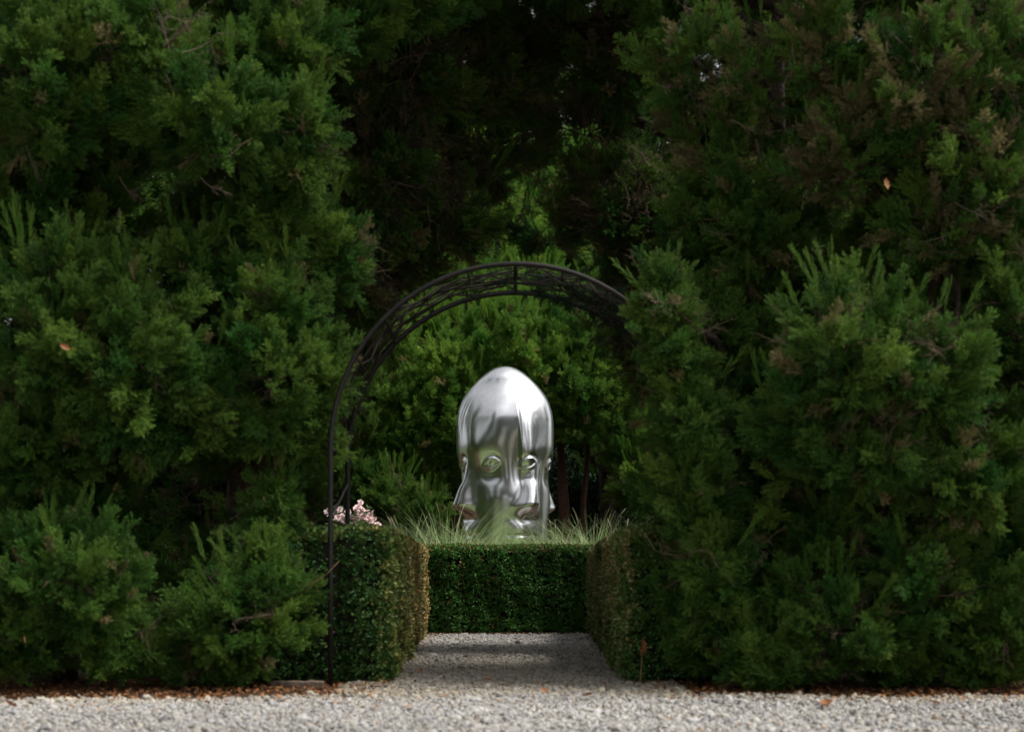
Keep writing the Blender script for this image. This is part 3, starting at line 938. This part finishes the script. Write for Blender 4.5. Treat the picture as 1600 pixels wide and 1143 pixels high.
total += cedar('cedar_tree', 'dense dark cedar hugging the right post of the arch', (1.68, 8.85), 5.2, 0.12, [
    L(1075, 880, 8.1, 85, 120), L(1120, 980, 7.9, 90, 80), L(1060, 760, 8.3, 80, 90), L(1100, 640, 8.4, 105, 110),
    L(1070, 520, 8.6, 85, 110), L(1150, 560, 8.5, 90, 150), L(1090, 380, 8.7, 80, 120), L(1180, 790, 8.2, 90, 130),
    L(1180, 900, 8.1, 100, 130), L(1180, 350, 8.4, 90, 110), L(1130, 220, 8.5, 110, 80, None, 0.5, 0.3), L(1080, 90, 8.4, 110, 90, None, 0.55, 0.2),
    L(1115, 900, 7.72, 75, 110), L(1085, 760, 7.78, 65, 100), L(1075, 630, 7.8, 60, 90), L(1050, 540, 7.8, 45, 70), L(1035, 470, 7.75, 40, 50), L(1200, 1030, 7.55, 80, 50),
    L(960, -90, 8.9, 150, 90), L(900, -220, 8.5, 190, 100), L(1050, -180, 9.6, 190, 110), L(900, -60, 9.8, 130, 70), L(1180, 110, 8.2, 100, 85, None, 0.42, 0.35), L(1060, -50, 8.6, 130, 90), L(1150, -240, 8.7, 190, 140),  # right half of the added roof above the frame, darkening the path
], 1003, NEAR, inner=0.55, skip=[(3.0, 4.6)], extra=[(at(1150, 170, 7.9), (0.9, -0.1, -0.3), 0.5), (at(1190, 200, 7.9), (0.3, -0.2, -0.8), 0.35), (at(1060, 20, 8.0), (0.5, 0, 0.5), 0.4)], bare=0.03, brown=0.03)
total += cedar('cedar_tree', 'broad cedar with brownish sparse top filling the right edge', (2.62, 8.35), 5.2, 0.14, [
    L(1320, 540, 7.35, 120, 120, None, 1.15), L(1440, 580, 7.4, 120, 110), L(1260, 640, 7.5, 95, 80), L(1350, 690, 7.5, 150, 90),
    L(1490, 720, 7.6, 130, 110), L(1300, 980, 7.6, 150, 95), L(1440, 930, 7.7, 130, 130), L(1560, 960, 7.7, 120, 120), L(1420, 1045, 7.8, 110, 45), L(1530, 1050, 7.7, 90, 40), L(1600, 860, 7.9, 90, 90), L(1320, 850, 7.9, 120, 80),
    L(1330, 230, 7.9, 110, 100, None, 0.75, 0.42), L(1440, 130, 7.7, 120, 110, None, 0.8, 0.3), L(1530, 260, 7.7, 110, 120, None, 0.8, 0.35),
    L(1300, 70, 8.0, 100, 90, None, 0.8, 0.3), L(1470, 350, 7.8, 120, 75, None, 0.8, 0.4), L(1560, 80, 7.7, 110, 110, None, 0.8, 0.25),
    L(1580, 480, 7.8, 70, 130), L(1650, 700, 7.9, 140, 260), L(1400, -60, 8.0, 180, 90), L(1700, 200, 8.1, 150, 280),
    L(1500, -280, 8.2, 230, 160),
], 1004, NEAR, inner=0.62, skip=[(2.1, 2.75)], extra=[(at(1460, 130, 7.35), (0.1, -0.1, 1), 0.55), (at(1440, 60, 7.4), (-0.5, -0.2, 0.8), 0.45), (at(1510, 300, 7.3), (0.5, -0.2, -0.6), 0.5), (at(1540, 230, 7.3), (-0.3, -0.2, 0.9), 0.5), (at(1500, 350, 7.35), (-0.6, -0.2, -0.5), 0.4), (at(1250, 40, 7.7), (-0.2, -0.1, -1), 0.5), (at(1270, 150, 7.6), (0.3, 0, -1), 0.4), (at(1390, 600, 7.0), (-0.3, 0, 1), 0.3), (at(1560, 80, 7.3), (0.4, -0.2, -0.8), 0.5)], bare=0.07, brown=0.04)
OVER = 'tall cedars whose branches meet above the path'
total += cedar('tall_cedar', 'tall cedar with bare dark lower branches above the left of the path', (-2.0, 10.6), 6.0, 0.15, [
    L(600, 250, 10.2, 80, 140, None, 0.83), L(640, 110, 10.0, 110, 80, None, 0.75), L(740, 110, 10.4, 110, 75, None, 0.52), L(680, 330, 10.6, 110, 65, None, 0.45), L(760, 230, 10.8, 100, 80, None, 0.28),
    L(560, 420, 10.4, 60, 130, None, 0.8), L(500, 560, 10.6, 60, 130), L(620, 390, 10.8, 80, 50, None, 0.60), L(700, -40, 10.2, 150, 90), L(560, -200, 10.4, 220, 140), L(800, -170, 10.3, 170, 90), L(430, 200, 10.8, 150, 300), L(760, -330, 9.8, 220, 90),  # high lobes over the path carry on the added light-blocking roof
], 1005, OVER, inner=0.6, spray=0.28, bare=0.55, brown=0.18, tone=0.9)
total += cedar('tall_cedar', 'tall cedar with bare dark lower branches above the right of the path', (2.05, 10.9), 6.0, 0.15, [
    L(980, 330, 10.6, 70, 110, None, 0.90), L(920, 210, 10.8, 90, 90, None, 0.28), L(960, 80, 10.4, 90, 90, None, 0.75), L(850, 40, 10.6, 100, 60, None, 0.52), L(870, 340, 11.0, 80, 60, None, 0.22), L(1000, 480, 10.8, 50, 120),
    L(850, 140, 11.0, 80, 60, None, 0.28), L(960, -100, 10.6, 160, 90), L(1060, -300, 10.8, 220, 150), L(1130, 420, 11.0, 110, 260), L(880, -300, 10.4, 200, 90),  # high lobes here close the added roof from the right
], 1006, OVER, inner=0.6, spray=0.28, bare=0.55, brown=0.18, tone=0.9)
FAR = 'evergreens at the back of the clearing'
total += cedar('evergreen_tree', 'sunlit evergreen behind the steel head with feathery upswept tips', (-0.9, 22.6), 6.6, 0.16, [
    L(690, 560, 21.6, 95, 70), L(790, 540, 21.8, 95, 70), L(640, 640, 21.4, 80, 70), L(740, 640, 21.6, 90, 80), L(850, 590, 21.8, 80, 70),
    L(640, 480, 22.2, 75, 60), L(730, 470, 22.4, 95, 65), L(830, 480, 22.4, 80, 60), L(600, 560, 21.8, 60, 70), L(600, 700, 21.6, 60, 60), L(680, 720, 21.8, 70, 50),
    L(760, 380, 23.2, 130, 70), L(640, 390, 23.0, 90, 60), L(700, 280, 23.4, 120, 80),
], 1007, FAR, spray=0.30, per=170, bare=0.03, brown=0.02, yellow=0.5, tone=1.5, sub=22, rise=0.7, lead=1.2)  # tone and yellow raised: sunlight on the backdrop put into the colour
total += cedar('evergreen_tree', 'shaded evergreen with dark lower boughs to the right of the steel head', (1.55, 23.2), 6.8, 0.16, [
    L(930, 580, 22.0, 80, 70), L(960, 480, 22.4, 80, 75), L(895, 610, 21.6, 75, 55), L(920, 520, 21.8, 70, 60), L(990, 690, 21.8, 55, 55), L(1030, 600, 22.4, 90, 120), L(1000, 750, 21.6, 50, 40),
    L(880, 420, 23.4, 90, 70), L(960, 370, 23.6, 110, 70), L(1060, 430, 23.6, 100, 110), L(900, 300, 24.0, 110, 80),
], 1008, FAR, spray=0.30, per=170, bare=0.03, brown=0.02, yellow=0.35, tone=1.3, sub=22, rise=0.6, lead=1.0)  # tint lifted for sunlight too, less than on the sunlit neighbour
total += cedar('evergreen_tree', 'dark evergreen at the left of the clearing behind the pink roses', (-3.1, 22.0), 6.4, 0.16, [
    L(560, 620, 21.2, 80, 90), L(540, 740, 21.0, 80, 70), L(610, 770, 20.6, 60, 35), L(480, 650, 21.4, 90, 120), L(560, 480, 21.8, 90, 80), L(470, 460, 22.2, 110, 120), L(540, 360, 22.6, 110, 80), L(660, 800, 20.4, 50, 25),
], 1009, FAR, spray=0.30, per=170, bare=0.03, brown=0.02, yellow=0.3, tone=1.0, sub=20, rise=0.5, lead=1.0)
RING = 'dark evergreens closing the clearing at the sides'
def column_lobes(x, y, h, w_, seed):
    r = np.random.default_rng(seed)
    out = []
    z = 0.5
    while z < h:
        f = 1 - 0.55 * max(0, z / h - 0.25)
        for k in range(3):
            a = r.uniform(0, 6.28)
            out.append(((x + w_ * 0.45 * f * math.cos(a), y + w_ * 0.45 * f * math.sin(a), z + r.uniform(-0.15, 0.15)), (w_ * 0.55 * f, w_ * 0.55 * f, 0.55), 0.8))
        z += 0.75
    return out
for i, (x, y, h, w_, lab) in enumerate([
    (-3.5, 12.2, 7.5, 1.15, 'dark evergreen seen through the gap in the left cedars'),
    (-2.85, 13.8, 7.8, 1.1, 'slender dark evergreen just beyond the left cedars'),
    (-4.6, 16.5, 7.5, 1.3, 'dark evergreen at the left side of the clearing beyond the box hedge'),
    (3.35, 13.4, 5.6, 0.9, 'slender dark evergreen just beyond the right cedars'),
    (4.2, 12.3, 6.0, 1.0, 'dark evergreen seen through the gap in the right cedars'),
    (-6.4, 13.6, 7.0, 1.5, 'added dark evergreen behind the left edge cedar, filling the head reflections'),  # added side tree, mostly hidden: fills gaps in the steel head's reflections
    (-7.0, 17.2, 7.5, 1.6, 'added dark evergreen beyond the left hedge end, filling the head reflections'),  # likewise added for the reflections
    (6.6, 14.4, 6.5, 1.5, 'added dark evergreen behind the right edge cedar, filling the head reflections'),  # added on the right for the same reflections
    (6.6, 18.2, 7.0, 1.6, 'added dark evergreen beyond the right hedge end, filling the head reflections'),  # last of the side trees added for the reflections
    (4.7, 16.8, 7.0, 1.3, 'dark evergreen at the right side of the clearing beyond the box hedge'),
    (-4.6, 25.5, 9.5, 1.7, 'tall evergreen far behind the clearing on the left'),
    (-1.4, 28.0, 11.0, 1.8, 'tall evergreen far behind the clearing above the steel head'),
    (1.9, 28.5, 10.5, 1.8, 'tall evergreen far behind the clearing, right of the steel head'),
    (5.6, 26.0, 7.5, 1.7, 'tall evergreen far behind the clearing on the right'),
    (0.3, 31.0, 13.0, 2.2, 'tallest evergreen, farthest behind the steel head'),
    (-3.4, 31.0, 12.5, 2.2, 'tall dark evergreen farthest back on the left'),
    (3.3, 30.0, 12.8, 1.9, 'tall dark evergreen farthest back on the right'),
    (-6.6, 19.5, 8.5, 1.6, 'dark evergreen far out on the left, behind the left cedars'),
    (7.4, 21.0, 7.0, 1.6, 'dark evergreen far out on the right, behind the right cedars'),
]):
    total += cedar('evergreen_tree', lab, (x, y), h, 0.15, column_lobes(x, y, h, w_, 40 + i), 1100 + i, RING, spray=0.42, per=110, bare=0.02, brown=0.03, tone=0.95, sub=9, limb_every=2)

# ------------------------------------------------------------------ slim bare-stemmed trees and shrubs behind the sculpture
for px, Y, tr, lx, lab in ((884, 22.3, 0.10, -0.12, 'reddish bare trunk nearest the steel head, stoutest of the three'),
                       (902, 22.6, 0.06, -0.25, 'thin dark trunk in the middle of the three behind the grass'),
                       (914, 22.4, 0.065, 0.05, 'slim reddish trunk at the right of the three behind the grass')):
    b_ = at(px, 0, Y)
    t_ = at(px + lx * 60, 560, Y)
    total += cedar('slim_tree', lab, (b_.x, Y), 5.0, tr, [((b_.x + lx * 2, Y + 0.3, 3.9), (0.55, 0.5, 0.6), 0.8), ((b_.x + lx * 2 + 0.3, Y + 0.5, 4.6), (0.6, 0.5, 0.6), 0.8)], 1200 + px, 'three bare trunks right of the sculpture', spray=0.32, per=110, bare=0.03, lean=(lx * 2, 0.3), sub=10, bark='red_bark')

def shrub(name, label, px, Y, hgt, wid, n, seed, protos, tint, sz, group=None):
    r = np.random.default_rng(seed)
    b_ = at(px, 0, Y)
    root = thing(name, label, 'shrub', (b_.x, Y, 0), group)
    for k in range(6):
        a = r.uniform(0, 6.28)
        tube('stem', wander((0.05 * math.cos(a), 0.05 * math.sin(a), -0.02), (wid * 0.5 * math.cos(a), wid * 0.4 * math.sin(a), hgt * 0.8), 6, 0.02, seed + k), [0.014 - 0.0018 * i for i in range(6)], M['cane'], root, 5)
    d = unit(r.normal(0, 1, (n, 3)))
    rad = r.uniform(0.55, 1.0, (n, 1)) ** 0.5
    lump = 1 + 0.16 * np.sin(d[:, :1] * 9 + seed) * np.sin(d[:, 2:] * 8 + 1)
    p = d * rad * lump * np.array([wid * 0.5, wid * 0.5, hgt * 0.5]) + np.array([0, 0, hgt * 0.52])
    p[:, 2] = np.maximum(p[:, 2], 0.06)
    f = scatter('foliage', protos, p, eulers(d + np.array([0, 0, 0.3]) + r.normal(0, 0.5, (n, 3)), r.uniform(0, 6.28, n)), sz * r.uniform(0.7, 1.3, n), r.integers(0, len(protos), n), np.asarray(tint)[None] * r.uniform(0.6, 1.4, (n, 1)), root)
    tag(f, kind='stuff')
    return root
LOW = 'shrubs closing the back of the clearing'
shrub('broadleaf_shrub', 'glossy broadleaf shrub glimpsed between the steel head and the trunks', 872, 24.4, 2.6, 1.9, 1500, 51, BROAD, (0.035, 0.085, 0.03), 1.3, LOW)
shrub('broadleaf_shrub', 'dark broadleaf shrub right of the three bare trunks', 960, 24.2, 2.4, 2.2, 1500, 52, BROAD, (0.025, 0.06, 0.02), 1.3, LOW)
shrub('broadleaf_shrub', 'dark broadleaf shrub low behind the left cheek of the steel head', 690, 24.8, 2.3, 2.6, 1500, 53, BROAD, (0.025, 0.06, 0.02), 1.3, LOW)
shrub('broadleaf_shrub', 'dark broadleaf shrub low behind the rose bush', 580, 23.2, 2.0, 2.2, 1300, 54, BROAD, (0.025, 0.06, 0.02), 1.3, LOW)

# ------------------------------------------------------------------ rose bush
def rose_geo(seed, rad):
    r = np.random.default_rng(seed)
    V, F = [], []
    for ring, (cnt, tilt, sc) in enumerate(((5, 1.15, 1.0), (5, 0.75, 0.8), (4, 0.35, 0.55))):
        for k in range(cnt):
            a = 6.283 * (k + 0.5 * ring) / cnt + r.normal(0, 0.15)
            o = np.array([math.cos(a), math.sin(a), 0])
            s_ = np.array([-math.sin(a), math.cos(a), 0])
            up = np.array([0, 0, 1.0])
            d = o * math.sin(tilt) + up * math.cos(tilt)
            nn = -o * math.cos(tilt) + up * math.sin(tilt)
            i = len(V)
            l = rad * sc
            for t, hw, cup in ((0.05, 0.12, 0), (0.5, 0.42, 0.10), (0.85, 0.40, 0.02), (1.0, 0.18, -0.08)):
                for q in (-1, 0, 1):
                    V.append(d * l * t + s_ * q * hw * l + nn * (cup * l * (0 if q == 0 else 1) + r.normal(0, 0.02 * l)))
            for j in range(3):
                for q in range(2):
                    F.append((i + j * 3 + q, i + j * 3 + q + 1, i + j * 3 + 4 + q, i + j * 3 + 3 + q))
    return mesh('rose_flower', V, F, M['petal'])
def rose_bush():
    Y = 15.3
    root = shrub('rose_bush', 'pink flowering rose bush above the far end of the left hedge', 548, Y, 1.30, 0.85, 620, 61, [bpy.data.objects.new('rose_leaf_cluster', leaf_cluster(130, 9, 0.045, 0.026, 0.9).data)], (0.14, 0.20, 0.08), 1.0)
    r = np.random.default_rng(62)
    kinds = [rose_geo(140 + i, 0.040) for i in range(3)]
    spots = [(517, 806), (520, 815), (531, 797), (534, 806), (543, 800), (556, 797), (560, 792), (566, 796), (562, 803), (569, 807), (574, 799), (577, 806), (583, 801), (558, 810), (579, 815), (585, 812), (584, 823), (572, 814), (549, 808), (538, 814), (528, 809), (512, 800), (563, 785), (590, 820), (553, 818)]
    for i, (x, y) in enumerate(spots):
        p_ = at(x, y, Y - 0.32 - 0.12 * r.random()) - root.location
        f = link('flower', kinds[i % 3], root, p_)
        f.rotation_euler = (R(55) + r.normal(0, 0.4), r.normal(0, 0.4), r.normal(0, 0.6))
        f.scale = [r.uniform(0.8, 1.25)] * 3
rose_bush()

# ------------------------------------------------------------------ small things
t_ = thing('timber_edging', 'weathered timber edging board on the soil beside the left arch post', 'edging board', (at(462, 0, 7.88).x, 7.88, 0))
V_, F_ = [], []
for i in range(9):
    x = -0.14 + 0.30 * i / 8
    for (yy, zz) in ((-0.018, -0.02), (0.018, -0.02), (0.018, 0.028), (0.013, 0.034), (-0.013, 0.034), (-0.018, 0.028)):
        V_.append((x, yy + 0.004 * math.sin(i * 1.3), zz + 0.002 * math.sin(i * 2.2) * (zz > 0)))
for i in range(8):
    for k in range(6):
        F_.append((i * 6 + k, i * 6 + (k + 1) % 6, i * 6 + 6 + (k + 1) % 6, i * 6 + 6 + k))
F_ += [tuple(range(6))[::-1], tuple(48 + k for k in range(6))]
link('board', mesh('board', V_, F_, M['timber'], False), t_)
pv, pf = tube_geo([(0, 0, -0.1), (0, 0, 0.03), (0, 0, 0.038)], [0.014, 0.014, 0.010], 6)
link('peg', mesh('peg', pv, pf, M['timber'], False), t_, (0.08, 0.034, 0))

t_ = thing('seedling', 'bare seedling with one tan leaf before the right box hedge', 'plant', (at(1003, 0, 7.93).x, 7.93, 0))
tube('stem', [(-0.012, 0, -0.02), (-0.006, 0, 0.08), (0.0, 0, 0.17), (0.004, -0.004, 0.215)], [0.004, 0.0035, 0.003, 0.002], M['hedge_soil'], t_, 6)
for i, (x, z, sc, rx_) in enumerate(((0.004, 0.21, 0.085, 75), (0.006, 0.20, 0.06, 40), (0.0, 0.17, 0.045, 100))):
    lf = link('leaf', mesh('leaf', *curled_leaf_geo(150 + i), M['leaf_dry']), t_, (x, -0.004, z))
    lf.scale = [sc] * 3
    lf.rotation_euler = (R(rx_), 0, R(40 - 70 * i))

def dry_leaf(px, py, Y, size, label, seed, flat=False, group='dry leaves lying on the gravel'):
    p_ = at(px, py, Y)
    if flat:
        Yg = CAMZ * FPX / (py - HORIZON)
        p_ = Vector(((px - 800) / FPX * Yg, Yg, 0.028))
    o_ = link('dry_leaf', mesh('dry_leaf', *curled_leaf_geo(seed), M['leaf_dry']))
    tag(o_, label, 'leaf', group, 'thing')
    o_.location = p_
    o_.scale = [size * 0.62] * 3
    r = np.random.default_rng(seed)
    o_.rotation_euler = (r.normal(0, 0.15), r.normal(0, 0.15), r.uniform(0, 6.28)) if flat else (R(80) + r.normal(0, 0.3), r.normal(0, 0.6), r.normal(0, 0.5))
CAUGHT = 'dry leaves caught in the cedars'
for i, a_ in enumerate([
    (105, 543, 7.0, 0.09, 'orange dry leaf caught in the left cedar at mid height', CAUGHT),
    (1385, 291, 7.1, 0.10, 'orange dry leaf caught high in the sparse right cedar', CAUGHT),
    (40, 1000, 6.9, 0.06, 'small russet leaf caught low in the far left bush', CAUGHT),
]):
    dry_leaf(*a_[:5], 400 + i, False, a_[5])
for i, (x, y, sz, lab) in enumerate([
    (1293, 1111, 0.17, 'large curled orange leaf on the gravel at the right'),
    (1465, 1107, 0.10, 'orange leaf on the gravel near the right edge'),
    (20, 1111, 0.12, 'orange leaf on the gravel at the far left corner'),
    (656, 1055, 0.10, 'brown leaf on the gravel just left of the path mouth'),
    (695, 1096, 0.08, 'rust brown leaf at the path mouth, nearer than the other one'),
    (853, 1088, 0.10, 'dark curled leaf at the right of the path mouth'),
    (764, 1069, 0.10, 'thin dark leaf lying mid path under the arch'),
    (955, 1052, 0.10, 'tan leaf on the path close to the right hedge foot'),
    (915, 1094, 0.11, 'pale brown leaf on the gravel below the right hedge corner'),
    (180, 1114, 0.07, 'small orange leaf on the gravel below the left cedar'),
]):
    dry_leaf(x, y, 0, sz, lab, 420 + i, True)
# a long pale shoot that sticks out of the left cedar across the arch post
sh = thing('cedar_shoot', 'long pale cedar shoot reaching across the left arch post', 'twig', at(462, 925, 7.72))
tube('stem', [(0, 0.1, -0.02), (0.10, 0.03, 0.06), (0.17, 0, 0.10), (0.245, -0.02, 0.175)], [0.004, 0.0032, 0.0025, 0.001], M['hedge_soil'], sh, 5)
print('sprays', total)
